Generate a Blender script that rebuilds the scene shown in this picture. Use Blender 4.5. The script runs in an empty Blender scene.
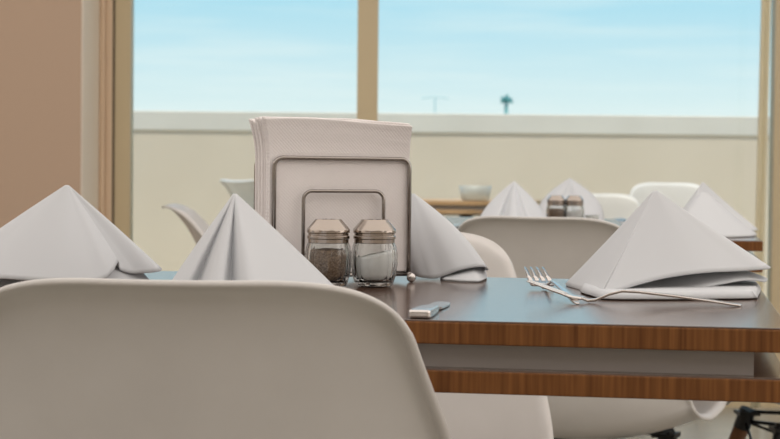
import bpy, bmesh, math, random
from mathutils import Vector, Matrix
random.seed(7)
PI = math.pi
SC = bpy.context.scene
COL = SC.collection
# ------------------------------------------------------------------ camera
F = 1700.0                       # focal length in pixels of the 780 px wide frame
CAMZ = 0.862
PITCH = math.radians(1.53); ROLL = 0.0095
cam = bpy.data.cameras.new('camera'); cam.sensor_width = 36; cam.lens = 36 * F / 780
cam.clip_end = 3000; cam.clip_start = 0.05
cam.dof.use_dof = True; cam.dof.focus_distance = 1.62; cam.dof.aperture_fstop = 17
camo = bpy.data.objects.new('camera', cam); COL.objects.link(camo)
CM = Matrix.Rotation(PI/2 - PITCH, 4, 'X') @ Matrix.Rotation(ROLL, 4, 'Z')
camo.matrix_world = Matrix.Translation((0, 0, CAMZ)) @ CM
SC.camera = camo
# ------------------------------------------------------------------ world
w = bpy.data.worlds.new('sky'); SC.world = w; w.use_nodes = True
nt = w.node_tree; nt.nodes.clear()
def nn(nt, t, **k):
    n = nt.nodes.new(t)
    for a, b in k.items(): setattr(n, a, b)
    return n
tc = nn(nt, 'ShaderNodeTexCoord'); sep = nn(nt, 'ShaderNodeSeparateXYZ'); rmp = nn(nt, 'ShaderNodeValToRGB')
nt.links.new(tc.outputs['Generated'], sep.inputs[0]); nt.links.new(sep.outputs['Z'], rmp.inputs[0])
els = rmp.color_ramp.elements
els[0].position = 0.0; els[0].color = (0.50, 0.60, 0.60, 1)
els[1].position = 1.0; els[1].color = (0.20, 0.42, 0.66, 1)
for p, c in ((0.03, (0.76, 0.91, 0.92, 1)), (0.10, (0.44, 0.77, 0.92, 1)), (0.2, (0.31, 0.65, 0.92, 1)), (0.45, (0.30, 0.56, 0.80, 1))):
    e = els.new(p); e.color = c
mp = nn(nt, 'ShaderNodeMapping'); mp.inputs['Scale'].default_value = (3, 3, 40)
noi = nn(nt, 'ShaderNodeTexNoise'); noi.inputs['Scale'].default_value = 2.0; noi.inputs['Detail'].default_value = 4
cr = nn(nt, 'ShaderNodeValToRGB'); cr.color_ramp.elements[0].position = .45; cr.color_ramp.elements[1].position = .8
cr.color_ramp.elements[1].color = (.45, .45, .45, 1)
mx = nn(nt, 'ShaderNodeMix', data_type='RGBA'); mx.inputs['B'].default_value = (.88, .97, .96, 1)
nt.links.new(tc.outputs['Generated'], mp.inputs[0]); nt.links.new(mp.outputs[0], noi.inputs[0]); nt.links.new(noi.outputs[0], cr.inputs[0])
nt.links.new(cr.outputs[0], mx.inputs['Factor']); nt.links.new(rmp.outputs[0], mx.inputs['A'])
bg = nn(nt, 'ShaderNodeBackground'); bg.inputs['Strength'].default_value = 1.07
out = nn(nt, 'ShaderNodeOutputWorld')
nt.links.new(mx.outputs['Result'], bg.inputs[0]); nt.links.new(bg.outputs[0], out.inputs[0])
# ------------------------------------------------------------------ lights
def light(name, kind, loc, rot, power, color, size=None, size_y=None):
    l = bpy.data.lights.new(name, kind); l.energy = power; l.color = color
    if kind == 'AREA':
        l.shape = 'RECTANGLE'; l.size = size; l.size_y = size_y
    o = bpy.data.objects.new(name, l); COL.objects.link(o); o.location = loc; o.rotation_euler = rot
    return o
s = light('sun', 'SUN', (0, 0, 6), (math.radians(18), math.radians(-8), 0), 3.9, (1.0, .95, .86)); s.data.angle = .01
light('ceiling_fill', 'AREA', (0.0, 2.0, 2.75), (0, 0, 0), 200, (1.0, .955, .925), 8.5, 7.0)  # added fill under the ceiling, no fixture there, brightens the room
light('side_fill_left', 'AREA', (-4.9, .6, 1.9), (0, math.radians(-90), 0), 16, (1.0, .95, .92), 1.5, 6.5)  # unseen fill added by the left wall, which has no window
light('side_fill_right', 'AREA', (4.9, .6, 1.9), (0, math.radians(90), 0), 48, (1.0, .95, .92), 1.5, 6.5)  # stronger unseen fill added by the windowless right wall
SC.view_settings.view_transform = 'Standard'; SC.view_settings.look = 'None'
SC.view_settings.gamma = 1; SC.view_settings.use_curve_mapping = False; SC.view_settings.exposure = 0.0
# ------------------------------------------------------------------ measuring helpers
Rr, Uu, Ff = Vector((1, 0, 0)), Vector((0, math.sin(PITCH), math.cos(PITCH))), Vector((0, math.cos(PITCH), -math.sin(PITCH)))
def ray(px, py):
    u, v = px - 390, py - 219.5
    u, v = u + v*ROLL, v - u*ROLL
    return Rr*u - Uu*v + Ff*F
def atY(px, py, Y):
    d = ray(px, py); return Vector((0, 0, CAMZ)) + d*(Y/d.y)
def atZ(px, py, z=.75):
    d = ray(px, py); return Vector((0, 0, CAMZ)) + d*((z-CAMZ)/d.z)
# ------------------------------------------------------------------ materials
def mat(name, color=(.8, .8, .8), rough=.5, metal=0, spec=.5, **k):
    m = bpy.data.materials.new(name); m.use_nodes = True
    b = m.node_tree.nodes['Principled BSDF']
    b.inputs['Base Color'].default_value = (*color, 1); b.inputs['Roughness'].default_value = rough
    b.inputs['Metallic'].default_value = metal; b.inputs['Specular IOR Level'].default_value = spec
    for a, v in k.items(): b.inputs[a.replace('_', ' ')].default_value = v
    return m
def bump(m, scale, strength, dist=.001, kind='noise', mapping=(1, 1, 1), rot=(0, 0, 0)):
    t = m.node_tree; b = t.nodes['Principled BSDF']
    c = nn(t, 'ShaderNodeTexCoord'); mp = nn(t, 'ShaderNodeMapping'); mp.inputs['Scale'].default_value = mapping; mp.inputs['Rotation'].default_value = rot
    if kind == 'noise': x = nn(t, 'ShaderNodeTexNoise'); x.inputs['Scale'].default_value = scale; x.inputs['Detail'].default_value = 4; o = x.outputs[0]
    else: x = nn(t, 'ShaderNodeTexVoronoi'); x.inputs['Scale'].default_value = scale; x.inputs['Randomness'].default_value = 0; o = x.outputs[0]
    bp = nn(t, 'ShaderNodeBump'); bp.inputs['Strength'].default_value = strength; bp.inputs['Distance'].default_value = dist
    t.links.new(c.outputs['Object'], mp.inputs[0]); t.links.new(mp.outputs[0], x.inputs['Vector']); t.links.new(o, bp.inputs['Height']); t.links.new(bp.outputs[0], b.inputs['Normal'])
    return m
def mottled(m, c1, c2, scale, mapping=(1, 1, 1), detail=5, lo=.3, hi=.7):
    t = m.node_tree; b = t.nodes['Principled BSDF']
    c = nn(t, 'ShaderNodeTexCoord'); mp = nn(t, 'ShaderNodeMapping'); mp.inputs['Scale'].default_value = mapping
    x = nn(t, 'ShaderNodeTexNoise'); x.inputs['Scale'].default_value = scale; x.inputs['Detail'].default_value = detail
    r = nn(t, 'ShaderNodeValToRGB'); r.color_ramp.elements[0].position = lo; r.color_ramp.elements[1].position = hi
    r.color_ramp.elements[0].color = (*c1, 1); r.color_ramp.elements[1].color = (*c2, 1)
    t.links.new(c.outputs['Object'], mp.inputs[0]); t.links.new(mp.outputs[0], x.inputs['Vector']); t.links.new(x.outputs[0], r.inputs[0]); t.links.new(r.outputs[0], b.inputs['Base Color'])
    return m
M = {}
M['plastic'] = mottled(mat('white_plastic', rough=.42, spec=.4), (.60, .57, .54), (.64, .61, .58), 14)
M['edge'] = mottled(mat('wood_edge', rough=.5, spec=.25), (.105, .035, .008), (.26, .105, .030), 3.0, (95, 95, 3.0), 6, .25, .75)
M['top'] = mottled(mat('wood_top', rough=.16, spec=.6, IOR=1.85), (.08, .048, .036), (.13, .078, .055), 3.0, (3, 60, 3), 6)
M['apron'] = mat('apron_grey', (.36, .325, .30), .5)
M['steel'] = mat('steel', (.62, .58, .55), .22, 1)
M['wire'] = mat('wire_steel', (.34, .31, .285), .22, 1)
M['lid'] = mat('lid_steel', (.40, .345, .30), .20, 1)
M['linen'] = bump(mat('linen', (.57, .58, .595), .85, 0, .2, Sheen_Weight=.15), 900, .12, .0005)
M['paper'] = bump(mat('paper', (.85, .80, .78), .9, 0, .15), 400, .55, .0012, 'v', rot=(0, PI/4, 0))
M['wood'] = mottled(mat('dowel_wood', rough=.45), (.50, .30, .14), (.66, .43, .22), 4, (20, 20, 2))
M['shadedwood'] = mottled(mat('shaded_dowel', rough=.45), (.22, .10, .045), (.32, .16, .07), 4, (20, 20, 2))  # dowel wood darkened to put shade into the leg's colour
M['black'] = mat('black_metal', (.02, .02, .02), .4, .6)
M['salt'] = bump(mat('salt', (.96, .95, .94), .9), 900, .4)
M['pepper'] = mottled(mat('pepper', rough=.9), (.09, .05, .03), (.34, .23, .15), 600)
M['glass'] = mat('shaker_glass', (.95, .97, .96), .02, Transmission_Weight=1.0, IOR=1.45)
M['wall'] = bump(mat('wall_paint', (.50, .36, .26), .8), 60, .06)
M['white'] = bump(mat('white_paint', (.82, .77, .71), .85), 60, .05)  # white chosen for the unseen room walls to bounce light
M['plaster'] = mat('lit_reveal_paint', (.86, .76, .63), .7)  # paler than the wall, window light put into the colour
M['frame'] = mat('window_frame', (.60, .49, .31), .45)
M['jamb'] = mat('jamb_paint', (.70, .52, .36), .5)
M['gap'] = mat('gasket', (.10, .07, .04), .7)
M['floor'] = mottled(mat('floor', rough=.22, spec=.5), (.30, .29, .25), (.36, .34, .29), 6)
M['ceil'] = mat('ceiling_paint', (.78, .73, .68), .9)
M['parapet'] = mottled(mat('parapet', rough=.85), (.64, .555, .445), (.68, .595, .485), 2)
M['cap'] = mottled(mat('parapet_cap', rough=.8), (.66, .63, .57), (.72, .69, .63), 3)
M['terrace'] = mottled(mat('terrace', rough=.7), (.50, .46, .38), (.58, .53, .45), 5)
M['ground'] = mottled(mat('ground', rough=.9), (.32, .34, .28), (.45, .44, .38), .02)
M['palm'] = mat('palm', (.10, .34, .35), .8)  # distance haze mixed into the palm's teal
M['pole'] = mat('hazed_pole', (.45, .68, .70), .7)  # haze tint put into the lamp post's own colour
M['sunwood'] = mottled(mat('outdoor_wood', rough=.5), (.50, .30, .15), (.60, .38, .20), 3, (60, 60, 3))
def curtain_mat():
    m = mottled(mat('curtain', rough=.9), (.84, .78, .60), (.88, .82, .64), 8, (1, 1, .1))
    t = m.node_tree; b = t.nodes['Principled BSDF']; tr = nn(t, 'ShaderNodeBsdfTranslucent'); tr.inputs[0].default_value = (.95, .88, .68, 1)
    mi = nn(t, 'ShaderNodeMixShader'); mi.inputs[0].default_value = .35; o = t.nodes['Material Output']
    t.links.new(b.outputs[0], mi.inputs[1]); t.links.new(tr.outputs[0], mi.inputs[2]); t.links.new(mi.outputs[0], o.inputs[0]); return m
M['curtain'] = curtain_mat()
def pane_mat():
    m = bpy.data.materials.new('window_glass'); m.use_nodes = True; t = m.node_tree; t.nodes.clear()
    a = nn(t, 'ShaderNodeBsdfTransparent'); a.inputs[0].default_value = (.975, .98, .97, 1)
    g = nn(t, 'ShaderNodeBsdfGlossy'); g.inputs['Roughness'].default_value = .02
    fr = nn(t, 'ShaderNodeFresnel'); fr.inputs[0].default_value = 1.45
    mi = nn(t, 'ShaderNodeMixShader'); o = nn(t, 'ShaderNodeOutputMaterial')
    t.links.new(fr.outputs[0], mi.inputs[0]); t.links.new(a.outputs[0], mi.inputs[1]); t.links.new(g.outputs[0], mi.inputs[2]); t.links.new(mi.outputs[0], o.inputs[0])
    return m
M['pane'] = pane_mat()
M['frost'] = mat('frosted', (.85, .86, .82), .45, Transmission_Weight=.6)
# ------------------------------------------------------------------ building helpers
def link(name, verts, faces, m, parent=None, smooth=False, loc=(0, 0, 0)):
    me = bpy.data.meshes.new(name); me.from_pydata([tuple(v) for v in verts], [], faces); me.update()
    bm = bmesh.new(); bm.from_mesh(me); bmesh.ops.remove_doubles(bm, verts=bm.verts, dist=1e-6)
    bmesh.ops.recalc_face_normals(bm, faces=bm.faces); bm.to_mesh(me); bm.free()
    for p in me.polygons: p.use_smooth = smooth
    for mm in (m if isinstance(m, (list, tuple)) else [m]): me.materials.append(mm)
    o = bpy.data.objects.new(name, me); COL.objects.link(o); o.location = loc
    if parent: o.parent = parent
    return o
def tag(o, label=None, cat=None, group=None, kind=None):
    if label: o['label'] = label
    if cat: o['category'] = cat
    if group: o['group'] = group
    if kind: o['kind'] = kind
    return o
def empty(name, loc, rz, label, cat, group=None):
    o = bpy.data.objects.new(name, None); COL.objects.link(o); o.location = loc; o.rotation_euler = (0, 0, rz); o.empty_display_size = .05
    return tag(o, label, cat, group)
def copy_tree(o, parent=None):
    c = o.copy(); COL.objects.link(c)
    if parent is not None: c.parent = parent
    for ch in [x for x in COL.objects if x.parent == o]: copy_tree(ch, c)
    return c
def box_vf(x0, x1, y0, y1, z0, z1):
    v = [Vector((x, y, z)) for z in (z0, z1) for y in (y0, y1) for x in (x0, x1)]
    f = [(0, 1, 3, 2), (4, 6, 7, 5), (0, 4, 5, 1), (2, 3, 7, 6), (0, 2, 6, 4), (1, 5, 7, 3)]
    return v, f
def box(name, x0, x1, y0, y1, z0, z1, m, parent=None, bev=0, loc=(0, 0, 0)):
    v, f = box_vf(x0, x1, y0, y1, z0, z1); o = link(name, v, f, m, parent, loc=loc)
    if bev:
        b = o.modifiers.new('bevel', 'BEVEL'); b.width = bev; b.segments = 3
    return o
def struct(o): return tag(o, kind='structure')
def tube_vf(pts, r, n=12, radii=None, closed=False):
    pts = [Vector(p) for p in pts]; V, Fc = [], []; N = len(pts); ref = None
    for i, p in enumerate(pts):
        a = pts[i-1] if (i or closed) else p; b = pts[(i+1) % N] if (i < N-1 or closed) else p
        t = (b - a).normalized()
        if ref is None: ref = t.orthogonal().normalized()
        ref = (ref - t*ref.dot(t)).normalized(); bi = t.cross(ref)
        rr = radii[i] if radii else r
        for k in range(n):
            an = 2*PI*k/n; V.append(p + (ref*math.cos(an) + bi*math.sin(an))*rr)
    M_ = N if closed else N-1
    for i in range(M_):
        for k in range(n):
            a, b = i*n+k, i*n+(k+1) % n; c, d = ((i+1) % N)*n+(k+1) % n, ((i+1) % N)*n+k
            Fc.append((a, b, c, d))
    if not closed: Fc.append(tuple(range(n))[::-1]); Fc.append(tuple((N-1)*n+k for k in range(n)))
    return V, Fc
def join_vf(*parts):
    V, Fc = [], []
    for v, f in parts:
        o = len(V); V += list(v); Fc += [tuple(i+o for i in q) for q in f]
    return V, Fc
def lathe_vf(prof, n=48, rf=None):
    V, Fc = [], []
    for i, (r, z) in enumerate(prof):
        for k in range(n):
            a = 2*PI*k/n; q = r*(rf(a, z) if rf else 1); V.append(Vector((q*math.cos(a), q*math.sin(a), z)))
    for i in range(len(prof)-1):
        for k in range(n):
            Fc.append((i*n+k, i*n+(k+1) % n, (i+1)*n+(k+1) % n, (i+1)*n+k))
    Fc.append(tuple(range(n))[::-1]); Fc.append(tuple((len(prof)-1)*n+k for k in range(n)))
    return V, Fc
def sphere_vf(c, r, n=14):
    prof = [(max(1e-4, r*math.sin(PI*i/n)), -r*math.cos(PI*i/n)) for i in range(n+1)]
    v, f = lathe_vf(prof, n*2); return [p + Vector(c) for p in v], f
def interp(tab, t):
    for (a, *va), (b, *vb) in zip(tab, tab[1:]):
        if t <= b:
            k = (t-a)/(b-a); return [p+(q-p)*k for p, q in zip(va, vb)]
    return list(tab[-1][1:])
def cat(P, t, closed):
    n = len(P); m = n if closed else n-1; t = t*m; i = min(int(t), m-1); u = t - i
    g = (lambda k: P[k % n]) if closed else (lambda k: P[max(0, min(n-1, k))])
    a, b, c, d = g(i-1), g(i), g(i+1), g(i+2)
    return .5*((2*b) + (c-a)*u + (2*a-5*b+4*c-d)*u*u + (3*b-3*c+d-a)*u**3)
# ------------------------------------------------------------------ the setting
WY = 6.4
GLX0 = atY(114, 200, WY-.045).x
struct(box('floor', -5, 5, -3.5, WY+.05, -.1, 0, M['floor']))
struct(box('ceiling', -5, 5, -3.5, WY+.12, 2.8, 2.9, M['ceil']))
struct(box('wall_left', -5.2, -5, -3.5, WY+.3, 0, 2.8, M['white']))
struct(box('wall_right', 5, 5.2, -3.5, WY+.3, 0, 2.8, M['white']))
struct(box('wall_back', -5.2, 5.2, -3.7, -3.5, 0, 2.8, M['white']))
px75 = atY(81, 150, 6.0).x
struct(box('wall_front', -5, px75, 6.0, WY+.25, 0, 2.8, M['wall'], bev=.006))
# plaster reveal in window-lit colour between the wall's corner and the window
xr = atY(104.5, 150, WY-.06).x
struct(box('trim_1', px75, px75+.004, 6.001, WY+.2, 0, 2.8, M['plaster']))
struct(box('trim_5', px75+.004, xr, WY-.06, WY+.2, 0, 2.8, M['jamb'], bev=.008))
xg = atY(112, 150, WY-.05).x
struct(box('trim_2', xr, xg, WY-.05, WY+.2, 0, 2.8, M['jamb'], bev=.006))
struct(box('trim_3', xg, GLX0, WY-.045, WY+.2, 0, 2.8, M['gap']))
def xw(px, y=150): return atY(px, y, WY-.04).x
m1, m2, m3, m4 = xw(356.5), xw(377.2), xw(774), xw(798)
def window(name, a, b, fl, fr):
    g = empty(name, ((a+b)/2, WY, 0), 0, None, None); struct(g)
    c = (a+b)/2
    v = join_vf(box_vf(a-c, a-c+fl, -.04, .04, 0, 2.8), box_vf(b-c-fr, b-c, -.04, .04, 0, 2.8),
                box_vf(a-c+fl, b-c-fr, -.035, .035, 0, .06), box_vf(a-c+fl, b-c-fr, -.035, .035, 2.72, 2.8))
    link('window_frame', *v, M['frame'], g)
    box('pane', a-c+fl, b-c-fr, -.003, .003, .06, 2.72, M['pane'], g)
window('window_1', GLX0, (m1+m2)/2, atY(133.3, 150, WY+.04).x-GLX0, (m2-m1)/2)
window('window_2', (m1+m2)/2, m4, (m2-m1)/2, m4-m3)
window('window_3', m4, 3.2, .06, .06)
window('window_4', 3.2, 5.0, .06, .06)
struct(box('terrace_floor', -6, 8, WY+.05, 10.3, -.12, -.0, M['terrace']))
pz = atY(390, 112.6, 10).z; cz = atY(390, 132.5, 10).z
struct(box('wall_terrace', -9, 9, 10.03, 10.2, 0, cz, M['parapet']))
struct(box('trim_4', -9, 9, 10.02, 10.25, cz, pz, M['cap'], bev=.008))
struct(box('ground_beyond', -900, 900, 10.3, 1400, -14.2, -14, M['ground']))
# curtain at the right of the window
def curtain(name, x0, x1, y, label, cat_, seed=0):
    V, Fc = [], []; N, R = 90, 26
    for j in range(R+1):
        z = .02 + (2.72-.02)*j/R
        for i in range(N+1):
            t = i/N; sway = (1-j/R)*.03
            V.append(Vector((x0 + (x1-x0)*t - sway, y + -.006*math.sin(t*PI*3+seed) + .0006*math.sin(t*9+z*1.3), z)))
    for j in range(R):
        for i in range(N): a = j*(N+1)+i; Fc.append((a, a+1, a+N+2, a+N+1))
    o = link(name, V, Fc, M['curtain'], smooth=True); sm = o.modifiers.new('s', 'SOLIDIFY'); sm.thickness = .001
    return tag(o, label, cat_)
curtain('curtain', atY(763.5, 100, 6.2).x, atY(773, 100, 6.2).x, 6.2, 'narrow cream curtain hanging in front of the right window frame', 'curtain')
# palm and lamp post far beyond the parapet
def palm():
    b = atY(506, 110, 400); g = empty('palm_tree', (b.x, 400, -14), 0, 'small dark palm showing above the white parapet against the sky', 'tree')
    top = atY(506, 100.5, 400).z + 14
    v, f = tube_vf([(0, 0, 0), (.3, 0, top*.5), (0, 0, top)], .35, 10, [.5, .4, .42]); link('trunk', v, f, M['palm'], g, True)
    parts = []
    for k in range(26):
        an = 2*PI*k/26 + random.random()*.2; el = random.uniform(-.2, 1.4); L = random.uniform(1.7, 2.6)
        pts = [(math.cos(an)*math.cos(el)*L*t*.8, math.sin(an)*math.cos(el)*L*t*.8, top + math.sin(el)*L*t*.9 - .5*t*t) for t in (0, .33, .66, 1)]
        parts.append(tube_vf(pts, .2, 6, [.12, .30, .26, .04]))
    link('fronds', *join_vf(*parts), M['palm'], g)
palm()
b = atY(435, 98, 420); zt = b.z + 14
g = empty('street_lamp', (b.x, 420, -14), 0, 'haze tinted double armed lamp post faint above the parapet', 'lamp post')
link('pole', *tube_vf([(0, 0, 0), (0, 0, zt)], .16, 8), M['pole'], g)
link('arm', *tube_vf([(-3.4, 0, zt-.1), (0, 0, zt+.25), (3.4, 0, zt-.1)], .12, 8), M['pole'], g)
# ------------------------------------------------------------------ tables
TH = math.radians(9.6)
TA = Vector((-math.cos(TH), math.sin(TH), 0)); TB = Vector((math.sin(TH), math.cos(TH), 0))
def table(corner, W, D, label, ztop=.75, edge='edge', top='top', group=None):
    """local axes: x to the right, y away; the corner is the near right one"""
    c = Vector(corner) + TA*(W/2) + TB*(D/2)
    g = empty('restaurant_table', (c.x, c.y, ztop-.75), -TH, label, 'table', group)
    w2, d2 = W/2, D/2
    def slab(nm, z0, z1):
        v, f = box_vf(-w2, w2, -d2, d2, z0, z1-.0012); o = link(nm, v, f, M[edge], g)
        b = o.modifiers.new('b', 'BEVEL'); b.width = .0012; b.segments = 2
        return o
    slab('tabletop', .7315, .75); s2 = slab('lower_shelf', .694, .7125)
    box('laminate', -w2+.0008, w2-.0008, -d2+.0008, d2-.0008, .7486, .75, M[top], g, .0006)
    box('shelf_laminate', -w2+.001, w2-.001, -d2+.001, d2-.001, .7112, .7126, M[top], g)
    box('spacer_box', -w2+.03, w2-.026, -d2+.014, d2-.03, .7124, .7317, M['apron'], g)
    box('spider_plate', -.16, .16, -.12, .12, .684, .6942, M['black'], g, .002)
    link('pedestal', *lathe_vf([(.03, .02), (.03, .685)], 24), M['black'], g, True)
    link('foot', *lathe_vf([(.22, 0), (.22, .008), (.20, .014), (.05, .03), (.031, .04)], 40), M['black'], g, True)
    return g
c1 = atZ(791, 328.6)
table(c1, 1.25, .56, 'near wood edged table with glossy top, double slab and grey spacer')
c2 = atZ(763, 241)
table(c2, .88, .70, 'wood edged table behind the tan backed chair, seen past the near right napkin')
table(c2 + TB*.702, .88, .72, 'farther joined table carrying the distant salt and pepper shakers')
c3 = atY(530, 202.6, 7.2); table(Vector((c3.x, c3.y, 0)), .62, .6, 'sunlit light wood table outside beyond the window', ztop=atY(470, 201.3, 7.2).z, edge='sunwood', top='sunwood')
# ------------------------------------------------------------------ chairs
CL = [(0, .262, .418), (.06, .252, .436), (.14, .20, .436), (.28, .08, .398), (.40, -.04, .382), (.50, -.125, .394), (.57, -.168, .442),
      (.64, -.190, .525), (.74, -.208, .600), (.84, -.222, .675), (.93, -.236, .742), (1.0, -.250, .785)]
CW = [(0, .190), (.08, .210), (.25, .236), (.45, .240), (.57, .230), (.68, .214), (.80, .197), (.83, .190), (.885, .174), (.935, .163), (1.0, .153)]
CC = [(0, .012), (.15, .035), (.35, .050), (.50, .075), (.60, .085), (.75, .062), (.90, .034), (1.0, .018)]
def chair(loc, rz, label, legs='wood', scale=1, group=None, flare=0):
    g = empty('shell_chair', loc, rz, label, 'chair', group); g.scale = (scale,)*3
    NU, NV = 84, 60; V, Fc = [], []
    cl = [Vector((a[1], a[2], 0)) for a in CL]; ts = [a[0] for a in CL]
    def prof(t):
        t = max(0, min(1, t))
        for i in range(len(ts)-1):
            if t <= ts[i+1] or i == len(ts)-2:
                u = (t-ts[i])/(ts[i+1]-ts[i]); A = cl[max(0, i-1)]; B = cl[i]; C = cl[i+1]; D = cl[min(len(cl)-1, i+2)]
                p = .5*((2*B)+(C-A)*u+(2*A-5*B+4*C-D)*u*u+(3*B-3*C+D-A)*u**3); fl = max(0, (t-.74)/.26)**1.7; return Vector((0, p.x - flare*fl, p.y - flare*.25*fl))
    for j in range(NU+1):
        for i in range(NV+1):
            s = math.sin((i/NV*2-1)*PI/2*.985)/math.sin(PI/2*.985); a = abs(s)
            x = max(0, (a-.35)/.65); k = 1-math.sqrt(max(0, 1-x*x*.9999))
            t0, t1 = .10*k + .004*a*a, 1 - .080*k - .002*a*a
            q = j/NU; t = t0 + (t1-t0)*q
            p = prof(t); d = (prof(t+.012)-prof(t-.012)).normalized(); n = Vector((0, d.z, -d.y))   # towards the sitter
            if n.z < 0 and t < .5: n = -n
            if t >= .5 and n.y < 0: n = -n
            cc = interp(CC, t)[0]; W = sum(interp(CW, min(1, max(0, t+dd)))[0] for dd in (-.04, -.02, 0, .02, .04))/5
            lip = max(0, (max(a, abs(q*2-1)) - .93)/.07); e = lip**3*.011
            p = p + n*(cc*a**2.3 - e); p.x = s*W
            V.append(p)
    for j in range(NU):
        for i in range(NV): q = j*(NV+1)+i; Fc.append((q, q+1, q+NV+2, q+NV+1))
    W1 = NV+1; P = V; H2 = .0034
    def nrm(i, j):
        i = max(1, min(NV-1, i)); j = max(3, min(NU-3, j))
        a_, b_ = P[j*W1+min(NV, i+1)] - P[j*W1+max(0, i-1)], P[min(NU, j+1)*W1+i] - P[max(0, j-1)*W1+i]
        return a_.cross(b_).normalized()
    Nn = [nrm(i, j) for j in range(NU+1) for i in range(W1)]
    S = len(P); V = [p+n*H2 for p, n in zip(P, Nn)] + [p-n*H2 for p, n in zip(P, Nn)]
    Fc = Fc + [tuple(S+k for k in reversed(f)) for f in Fc]
    per = [(i, 0) for i in range(NV)] + [(NV, j) for j in range(NU)] + [(i, NU) for i in range(NV, 0, -1)] + [(0, j) for j in range(NU, 0, -1)]
    K = 6; rings = []
    for q, (i, j) in enumerate(per):
        c = j*W1+i; pa, pb = per[q-1], per[(q+1) % len(per)]
        t = (P[pb[1]*W1+pb[0]] - P[pa[1]*W1+pa[0]]).normalized(); o_ = t.cross(Nn[c]).normalized()
        row = [c]
        for k in range(1, K):
            an = PI*k/K; row.append(len(V)); V.append(P[c] + Nn[c]*H2*math.cos(an) + o_*H2*math.sin(an))
        row.append(S+c); rings.append(row)
    for q in range(len(rings)):
        r0, r1 = rings[q], rings[(q+1) % len(rings)]
        for k in range(K): Fc.append((r0[k], r0[k+1], r1[k+1], r1[k]))
    link('seat_shell', V, Fc, M['plastic'], g, True)
    # legs, brackets, braces
    for sx in (-1, 1):
        for sy in (-1, 1):
            t = Vector((sx*.115, .02+sy*.115, .368)); bt = Vector((sx*.215, .02+sy*.215, .004)); u = (bt-t)
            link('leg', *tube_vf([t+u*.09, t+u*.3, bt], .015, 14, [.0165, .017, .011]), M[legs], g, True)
            link('bracket', *join_vf(tube_vf([t+u*-.02, t+u*.09], .0175, 12), box_vf(t.x-.022, t.x+.022, t.y-.022, t.y+.022, .364, .372)), M['black'], g)
    A = [Vector((sx*.118, .02+sy*.118, .350)) for sx, sy in ((-1, -1), (1, -1), (1, 1), (-1, 1))]
    B = [Vector((sx*.155, .02+sy*.155, .245)) for sx, sy in ((-1, -1), (1, -1), (1, 1), (-1, 1))]
    rods = [tube_vf([A[i], B[(i+1) % 4]], .003, 8) for i in range(4)] + [tube_vf([B[i], A[(i+1) % 4]], .003, 8) for i in range(4)]
    rods += [tube_vf([A[0], A[2]], .004, 8), tube_vf([A[1], A[3]], .004, 8), tube_vf([A[0]+Vector((0, 0, .02)), (0, .02, .380)], .004, 8), tube_vf([A[2]+Vector((0, 0, .02)), (0, .02, .380)], .004, 8)]
    link('wire_brace', *join_vf(*rods), M['black'], g, True)
    return g
def chair_at(px, pytop, Y, rz, label, legs='wood', scale=1, zoff=0, flare=0):
    """the middle of the back's top rim at depth Y"""
    p = atY(px, pytop, Y); off = Matrix.Rotation(rz, 3, 'Z') @ Vector((0, -(.25+flare)*scale, 0))
    return chair((p.x-off.x, p.y-off.y, zoff), rz, label, legs, scale, flare=flare)
chair_at(178, 272.5, 1.225, -TH*.4, 'white moulded shell chair nearest the camera, back turned to us')
chair_at(389, 229.5, 2.32, PI-.08, 'white shell chair facing us across the near table, behind the folded napkin')
chair_at(537, 216, 2.93, -.46, 'shell chair with shaded back standing at the second table', scale=1.008)
chair((.90, 3.46, 0), PI/2+.1, 'shell chair at the table end by the curtain, only seat underside and leg visible', 'shadedwood')
chair_at(600, 195, 7.5, PI, 'white shell chair with sunlit rim directly behind the distant shakers')
chair_at(668, 185, 8.2, PI-.1, 'taller white chair on the terrace above the peak of the near right napkin', scale=1.062)
chair_at(236, 180, 8.2, -.75, 'sunlit white chair just left of the paper napkin stack', scale=1.09, flare=.10)
chair_at(166, 188, 5.0, -PI/2+.05, 'white chair seen side on at left in front of the low wall', flare=.07)
# ------------------------------------------------------------------ cloth napkins
def napkin(name, fans, label, centre, group='folded cloth napkins'):
    C = Vector(centre); V, Fc = [], []
    for apex, base, bulge, NA, *wh in fans:
        wh = wh[0] if wh else 0
        R = 26; o = len(V); n = NA
        cen = sum(base, Vector())/len(base)
        for j in range(R+1):
            r = .004 + .996*(j/R)**1.15
            for i in range(n):
                b = cat(base, i/n, True); p = apex.lerp(b, r)
                h = Vector((b.x-cen.x, b.y-cen.y, 0)); h = h.normalized() if h.length > 1e-6 else h
                p = p + h*(bulge*math.sin(PI*min(1, r*1.0))) + h*(.0012*(1-r)**8)
                p.z -= .001*(1-r)**6
                if j < R: p.z += wh
                V.append(p - C)
        for j in range(R):
            for i in range(n): Fc.append((o+j*n+i, o+j*n+(i+1) % n, o+(j+1)*n+(i+1) % n, o+(j+1)*n+i))
        Fc.append(tuple(o+i for i in range(n)))
    ob = link(name, V, Fc, M['linen'], None, True, C)
    m = ob.modifiers.new('s', 'SOLIDIFY'); m.thickness = .0014; m.offset = 0
    return tag(ob, label, 'napkin', group)
def Z(px, py, z=.7515): return atZ(px, py, z)
Yp = atY
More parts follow.
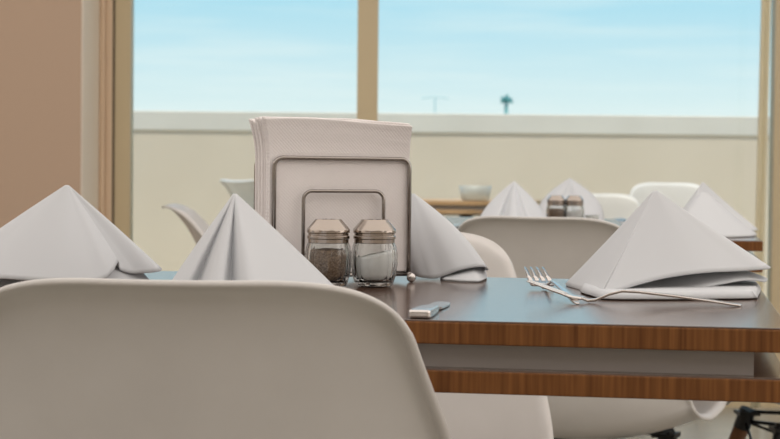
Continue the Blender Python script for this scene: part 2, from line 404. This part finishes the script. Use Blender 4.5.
# near right napkin
A = Yp(655, 190, 1.665)
f1 = [Z(566, 284), Yp(580, 290, 1.665), Yp(596, 297.5, 1.572), Yp(599, 298.5, 1.566), Yp(606, 296, 1.563), Yp(630, 287, 1.572), Yp(665, 278, 1.585), Yp(705, 272.5, 1.60), Yp(745, 270.5, 1.63), Yp(769, 268.5, 1.655), Yp(762, 266, 1.70), Yp(715, 262, 1.78), Yp(650, 262, 1.82), Yp(590, 272, 1.76)]
f2 = [Yp(578, 286, 1.72), Yp(592, 293.5, 1.63), Yp(602, 298, 1.578), Yp(625, 299, 1.58), Yp(655, 296, 1.59), Yp(705, 287, 1.605), Yp(745, 280, 1.63), Yp(766, 281.5, 1.655), Yp(752, 275, 1.72), Yp(650, 266, 1.81), Yp(590, 276, 1.75)]
f3 = [Z(581, 290.5), Z(592, 295.5), Z(606, 298.5), Z(655, 299), Z(715, 298.6), Z(752, 298), Z(757.5, 296.5), Z(757, 285), Z(720, 277), Z(650, 275), Z(595, 281)]
napkin('cloth_napkin', [(A, f1, -.001, 240), (Vector((.262, 1.72, .803)), f2, 0, 200), (Vector((.27, 1.68, .7545)), f3, 0, 200, .005)],
       'large folded cloth napkin at the right of the near table above two forks', Z(665, 288, .75))
# near left-centre napkin with pleats
A = Yp(235, 193, 1.50)
f = [Z(160, 300), Z(176, 304), Z(191, 302.8), Z(203, 306.5), Z(219, 307.5), Z(230, 305), Z(244, 308.5), Z(262, 309.5), Z(290, 306.5), Z(330, 299), Z(337, 296), Z(335, 290), Z(290, 286), Z(240, 283), Z(190, 288)]
napkin('cloth_napkin', [(A, f, .0015, 300)], 'pleated white cloth napkin standing left of the paper napkin holder', Z(245, 297, .75))
# far left napkin
A = Yp(67, 184.5, 1.66)
f = [Yp(-46, 262, 1.66), Yp(-30, 276, 1.60), Yp(10, 279, 1.58), Yp(60, 282, 1.58), Yp(98, 281, 1.60), Yp(112, 272, 1.615), Yp(118, 262, 1.64), Yp(121, 270, 1.65), Yp(135, 273.5, 1.66), Yp(161, 270.5, 1.68), Yp(150, 264, 1.73), Yp(110, 258, 1.80), Yp(40, 257, 1.80)]
f2 = [Z(-46, 281), Z(-20, 285), Z(30, 288), Z(80, 288), Z(120, 286), Z(150, 283), Z(140, 279), Z(100, 276), Z(30, 276)]
napkin('cloth_napkin', [(A, f, .001, 300), (A - Vector((0, -.006, .012)), f2, 0, 200)], 'broad folded cloth napkin at the left edge behind the nearest chair', Z(60, 284, .75))
# napkin right behind the holder
A = Yp(413, 193, 1.87)
f = [Yp(411, 272, 1.85), Yp(416, 276, 1.81), Yp(430, 278.5, 1.795), Yp(442, 276.5, 1.79), Yp(458, 270.5, 1.785), Yp(474, 267, 1.79), Yp(485, 267, 1.80), Yp(487, 270, 1.83), Yp(470, 262, 1.92), Yp(440, 260, 1.95), Yp(416, 264, 1.92)]
f2 = [Z(441, 278.5), Z(452, 280.3), Z(470, 281.3), Z(481, 280.8), Z(486, 276), Z(470, 271), Z(446, 271)]
napkin('cloth_napkin', [(A, f, .010, 300), (Yp(465, 256, 1.86), f2, .007, 160)], 'folded cloth napkin leaning just right of the paper napkin holder', Z(440, 276, .75))
#ro = tube_vf([Z(430, 276, .7565), Z(452, 277.5, .758), Z(470, 278, .758), Z(484, 277.5, .757)], .008, 20, [.004, .0085, .009, .008])
# distant napkins
A = Yp(514, 181, 3.80)
f = [Z(474, 230), Z(490, 233), Z(500, 231.8), Z(508, 234), Z(518, 234.2), Z(526, 232.4), Z(536, 233), Z(552, 230), Z(545, 226), Z(510, 225), Z(485, 226)]
napkin('cloth_napkin', [(A, f, .013, 200)], 'distant pointed napkin left of the far salt and pepper shakers', Z(512, 230, .75))
A = Yp(570, 178, 4.38)
f = [Z(537, 221.2), Z(550, 222), Z(560, 221.8), Z(568, 221.4), Z(577, 222.2), Z(590, 222.4), Z(603, 221.8), Z(600, 220.3), Z(570, 219.6), Z(545, 219.8)]
napkin('cloth_napkin', [(A, f, .026, 200)], 'distant rounded napkin standing directly behind the far shakers', Z(570, 223, .75))
A = Yp(703, 182, 3.35)
f = [Yp(664, 232, 3.36), Yp(672, 235.2, 3.25), Yp(700, 234.6, 3.26), Yp(730, 233, 3.28), Yp(757, 230, 3.32), Yp(745, 227, 3.45), Yp(700, 226, 3.52), Yp(672, 228, 3.48)]
f2 = [Z(668, 236.5), Z(700, 237.4), Z(740, 236.8), Z(755, 235.6), Z(750, 232.6), Z(700, 231.6), Z(672, 232.4)]
napkin('cloth_napkin', [(A, f, -.002, 200), (A - Vector((0, 0, .014)), f2, 0, 160)], 'distant napkin on the second table near the cream curtain', Z(710, 235, .75))
# ------------------------------------------------------------------ napkin holder
HR = math.radians(21)
hc = Yp(332, 250, 1.775)
H = empty('napkin_holder', (hc.x, 1.775, .75), HR, 'wire steel napkin holder filled with paper napkins behind the shakers', 'napkin holder')
def arch(w_, h, y, r=.009, z0=.006):
    p = [(-w_, y, z0)]
    for k in range(7): a = PI - k*PI/12; p.append((-w_+r+r*math.cos(a), y, h-r+r*math.sin(a)))
    for k in range(7): a = PI/2 - k*PI/12; p.append((w_-r+r*math.cos(a), y, h-r+r*math.sin(a)))
    p.append((w_, y, z0)); return p
HW, HH, HD = .0735, .1275, .032
for y in (-HD, HD):
    link('outer_wire', *tube_vf(arch(HW, HH, y), .0023, 12), M['wire'], H, True)
    link('inner_wire', *tube_vf(arch(.0435, .094, y + (-.004 if y < 0 else .004)), .0019, 12), M['wire'], H, True)
base = [tube_vf([(-HW, y, .008), (HW, y, .008)], .0021, 10) for y in (-HD, HD)]
base += [tube_vf([(x, -HD-.006, .008), (x, HD+.006, .008)], .0021, 10) for x in (-HW, -.0435, .0435, HW)]
link('base_wire', *join_vf(*base), M['wire'], H, True)
for x in (-HW, HW):
    for y in (-HD-.008, HD+.008): link('ball_foot', *sphere_vf((x, y, .0048), .0048), M['steel'], H, True)
NP = 17
for k in range(NP):
    t = k/(NP-1); y = -HD+.0045 + (2*HD-.009)*t; th = (2*HD-.009)/NP
    dx = random.uniform(-.0015, .0015); hh = .157 + random.uniform(-.002, .0015); V, Fc = [], []
    NX, NZ = 16, 20; Wn = .0765
    for side in (0, 1):
        for j in range(NZ+1):
            for i in range(NX+1):
                x = -Wn + 2*Wn*i/NX; z = hh*j/NZ; fl = max(0, z-.115)/.05
                yy = y + (side-.5)*th*.93 + fl*fl*(t-.62)*.012 - (.004*fl*fl*max(0, x/Wn)**2 if k < 3 else 0)
                zz = .0105 + z - (.005*max(0, (x+.02)/.1)**2)*(j/NZ) - (.0012*math.sin(x*40+k) if j == NZ else 0)
                xx = x + dx - fl*fl*.010*(1 if x < 0 else 0)*(1-i/8 if i < 8 else 0)
                V.append(Vector((xx, yy, zz)))
    S = (NX+1)*(NZ+1)
    for j in range(NZ):
        for i in range(NX):
            a = j*(NX+1)+i; Fc.append((a, a+1, a+NX+2, a+NX+1)); Fc.append((S+a, S+a+NX+1, S+a+NX+2, S+a+1))
    for j in range(NZ):
        for i in (0, NX):
            a = j*(NX+1)+i; Fc.append((a, a+NX+1, S+a+NX+1, S+a))
    for i in range(NX):
        for j in (0, NZ):
            a = j*(NX+1)+i; Fc.append((a, a+1, S+a+1, S+a))
    o = link('paper_napkin', V, Fc, M['paper'], None, False, (hc.x, 1.775, .75)); o.rotation_euler = (0, 0, HR)
    b = o.modifiers.new('b', 'BEVEL'); b.width = .0012; b.segments = 2; b.limit_method = 'ANGLE'
    if k == 0: lab = 'frontmost dotted paper napkin in the wire holder, facing the shakers'
    elif k == NP-1: lab = 'rearmost paper napkin in the wire holder'
    else: lab = 'embossed paper napkin packed inside the wire holder between the outer two'
    tag(o, lab, 'paper napkin', 'paper napkins in the holder')
# ------------------------------------------------------------------ shakers
def shaker(loc, kind, label):
    g = empty('%s_shaker' % kind, loc, 0, label, kind + ' shaker', 'salt and pepper shakers')
    flute = lambda a, z: 1 + .055*(abs(math.cos(a*6))-.6)*(1 if .004 < z < .042 else .2)
    outer = [(.0135, 0), (.0165, .001), (.0180, .004), (.0200, .012), (.0212, .022), (.0212, .032), (.0200, .040), (.0182, .046), (.0178, .050)]
    inner = [(.0160, .050), (.0163, .046), (.0178, .039), (.0188, .031), (.0187, .022), (.0175, .013), (.0155, .007), (.012, .006)]
    link('glass_body', *lathe_vf(outer + inner, 96, flute), M['glass'], g, True)
    hgt = .040 if kind == 'salt' else .045
    cont = [(r*.985, z) for r, z in ((.0115, .0068), (.0150, .0075), (.0172, .0132), (.0184, .022), (.0185, .031))] + ([(.0180, .034)] if kind == 'salt' else [(.0177, .0365)])
    v, f = lathe_vf(cont, 48)
    if kind == 'salt':
        for p in v:
            if p.z > .03: p.z += p.x*.22 - .0015
    link(kind, v, f, M[kind], g, True)
    lid = [(.0185, .0432), (.0190, .0436), (.0190, .0472), (.0198, .0480), (.0198, .0502), (.0189, .0512), (.0189, .0528), (.0199, .0538), (.0199, .0560), (.0192, .0572), (.0126, .0655), (.0118, .0668)]
    facet = lambda a, z: 1 if z < .0571 else 1/math.cos(((a+.1) % (PI/5)) - PI/10)*.985
    v, f = lathe_vf(lid, 64, facet); lo = link('lid', v, f, M['lid'], g, True)
    e = lo.modifiers.new('e', 'EDGE_SPLIT'); e.split_angle = math.radians(32)
    holes = [lathe_vf([(.0009, .0667), (.0009, .0671)], 8)]
    holes = [([p + Vector((.005*math.cos(a), .005*math.sin(a), 0)) for p in v_], f_) for a in [k*PI/3 for k in range(6)] for v_, f_ in holes]
    link('pouring_hole', *join_vf(*holes), M['black'], lo)
    g.scale = (1.07, 1.07, 1.0)
    return g
shaker(Z(328, 286.6, .75), 'pepper', 'glass pepper shaker with steel lid in front of the napkin holder')
shaker(Z(374, 286.6, .75), 'salt', 'glass salt shaker with steel lid in front of the napkin holder')
shaker(Z(556, 224.6, .75), 'pepper', 'distant dark filled pepper shaker on the far table')
shaker(Z(574, 224.8, .75), 'salt', 'distant pale salt shaker on the far table')
def bowl(name, loc, r, h, label, cat_, m_='glass'):
    prof = [(r*.7, 0), (r*.85, h*.1), (r, h), (r*.95, h), (r*.8, h*.15), (r*.6, h*.1)]
    o = link(name, *lathe_vf(prof, 40), M[m_], None, True, loc); return tag(o, label, cat_)
bowl('glass_dish', Z(592, 224.6, .75), .016, .022, 'tiny frosted dish beside the distant salt shaker', 'dish', 'frost')
bz = Yp(475, 201.6, 7.35); bowl('glass_bowl', (bz.x, 7.35, atY(470, 201.3, 7.2).z), .072, .066, 'frosted glass bowl catching light on the terrace table', 'bowl', 'frost')
# ------------------------------------------------------------------ cutlery
def strip_vf(st):
    """stations: (x, y_center, z, halfwidth, thickness)"""
    V, Fc = [], []
    for x, y, z, h, t in st:
        V += [Vector((x, y-h, z)), Vector((x, y+h, z)), Vector((x, y+h, z+t)), Vector((x, y-h, z+t))]
    for i in range(len(st)-1):
        for k in range(4): a = i*4; b = a+4; Fc.append((a+k, a+(k+1) % 4, b+(k+1) % 4, b+k))
    Fc.append((0, 1, 2, 3)); e = 4*(len(st)-1); Fc.append((e+3, e+2, e+1, e)); return V, Fc
def fork(p_head, p_end, label, dz=0, slim=1):
    d = (p_end - p_head); d.z = 0; L = d.length; an = math.atan2(d.y, d.x)
    g = empty('fork', (p_head.x, p_head.y, .75+dz), an, label, 'fork', 'table forks')
    k = L/.20
    hz = [(.052, .0035, .010, .0022), (.058, .0008, .0062, .0024), (.065, .0014, .0036, .0026), (.078, .0068, .0030, .0026), (.090, .0098, .0030, .0024), (.105, .0095, .0036, .0022),
          (.14, .0066, .0056, .0020), (.175, .0030, .0078, .0018), (.192, .0008, .0080, .0018), (.198, .0003, .0056, .0016), (.2, .0002, .002, .0015)]
    o = link('handle', *strip_vf([(x*k, 0, z, h*slim, t) for x, z, h, t in hz]), M['steel'], g, True); 
    b = o.modifiers.new('b', 'BEVEL'); b.width = .0006; b.segments = 2
    head = [strip_vf([(.036*k, 0, .0062, .0112, .0018), (.044*k, 0, .0038, .0118, .002), (.050*k, 0, .0030, .0110, .0021), (.053*k, 0, .0030, .0095, .0022)])]
    o = link('head', *join_vf(*head), M['steel'], g, True)
    for i in range(4):
        yc = (i-1.5)*.0064
        t = link('tine', *strip_vf([(.038*k, yc, .0058, .0019, .0018), (.025*k, yc*.99, .0098, .0017, .0017), (.012*k, yc*.97, .0142, .0014, .0014), (.003*k, yc*.95, .0172, .0009, .0010), (0, yc*.94, .0180, .0003, .0006)]), M['steel'], g, True)
    return g
fork(Z(533, 283.2), Z(578, 303.2), 'steel fork whose tines point up at left, handle towards the camera', slim=.4)
fork(Z(527, 299.5), Z(742, 304.8), 'pale steel fork lying along the front of the right napkin')
def knife(p0, p1, label):
    d = p1-p0; L = d.length; g = empty('table_knife', (p0.x, p0.y, .75), math.atan2(d.y, d.x), label, 'knife', 'table knives')
    k = L/.18
    h = link('handle', *strip_vf([(0, 0, .0010, .0070, .0050), (.003*k, 0, .0002, .0085, .0066), (.02*k, 0, .0002, .0088, .0068), (.06*k, 0, .0004, .0074, .0060), (.085*k, 0, .0008, .0052, .0046), (.09*k, 0, .001, .004, .0034)]), M['steel'], g, False)
    b = h.modifiers.new('b', 'BEVEL'); b.width = .0014; b.segments = 3
    bl = link('blade', *strip_vf([(.088*k, 0, .0012, .0036, .0022), (.10*k, .001, .0008, .0066, .0018), (.14*k, .0015, .0006, .0085, .0014), (.165*k, .0025, .0006, .0072, .0012), (.18*k, .006, .0006, .0015, .0010)]), M['steel'], g)
    return g
knife(Z(419, 317), Z(447, 301.5), 'table knife lying at the near table edge, handle end towards us')
fork(Z(618, 225), Z(668, 231), 'distant fork on the second table between chair back and right napkin')
knife(Z(446, 229), Z(474, 223), 'distant knife on the second table left of the shaded chair')
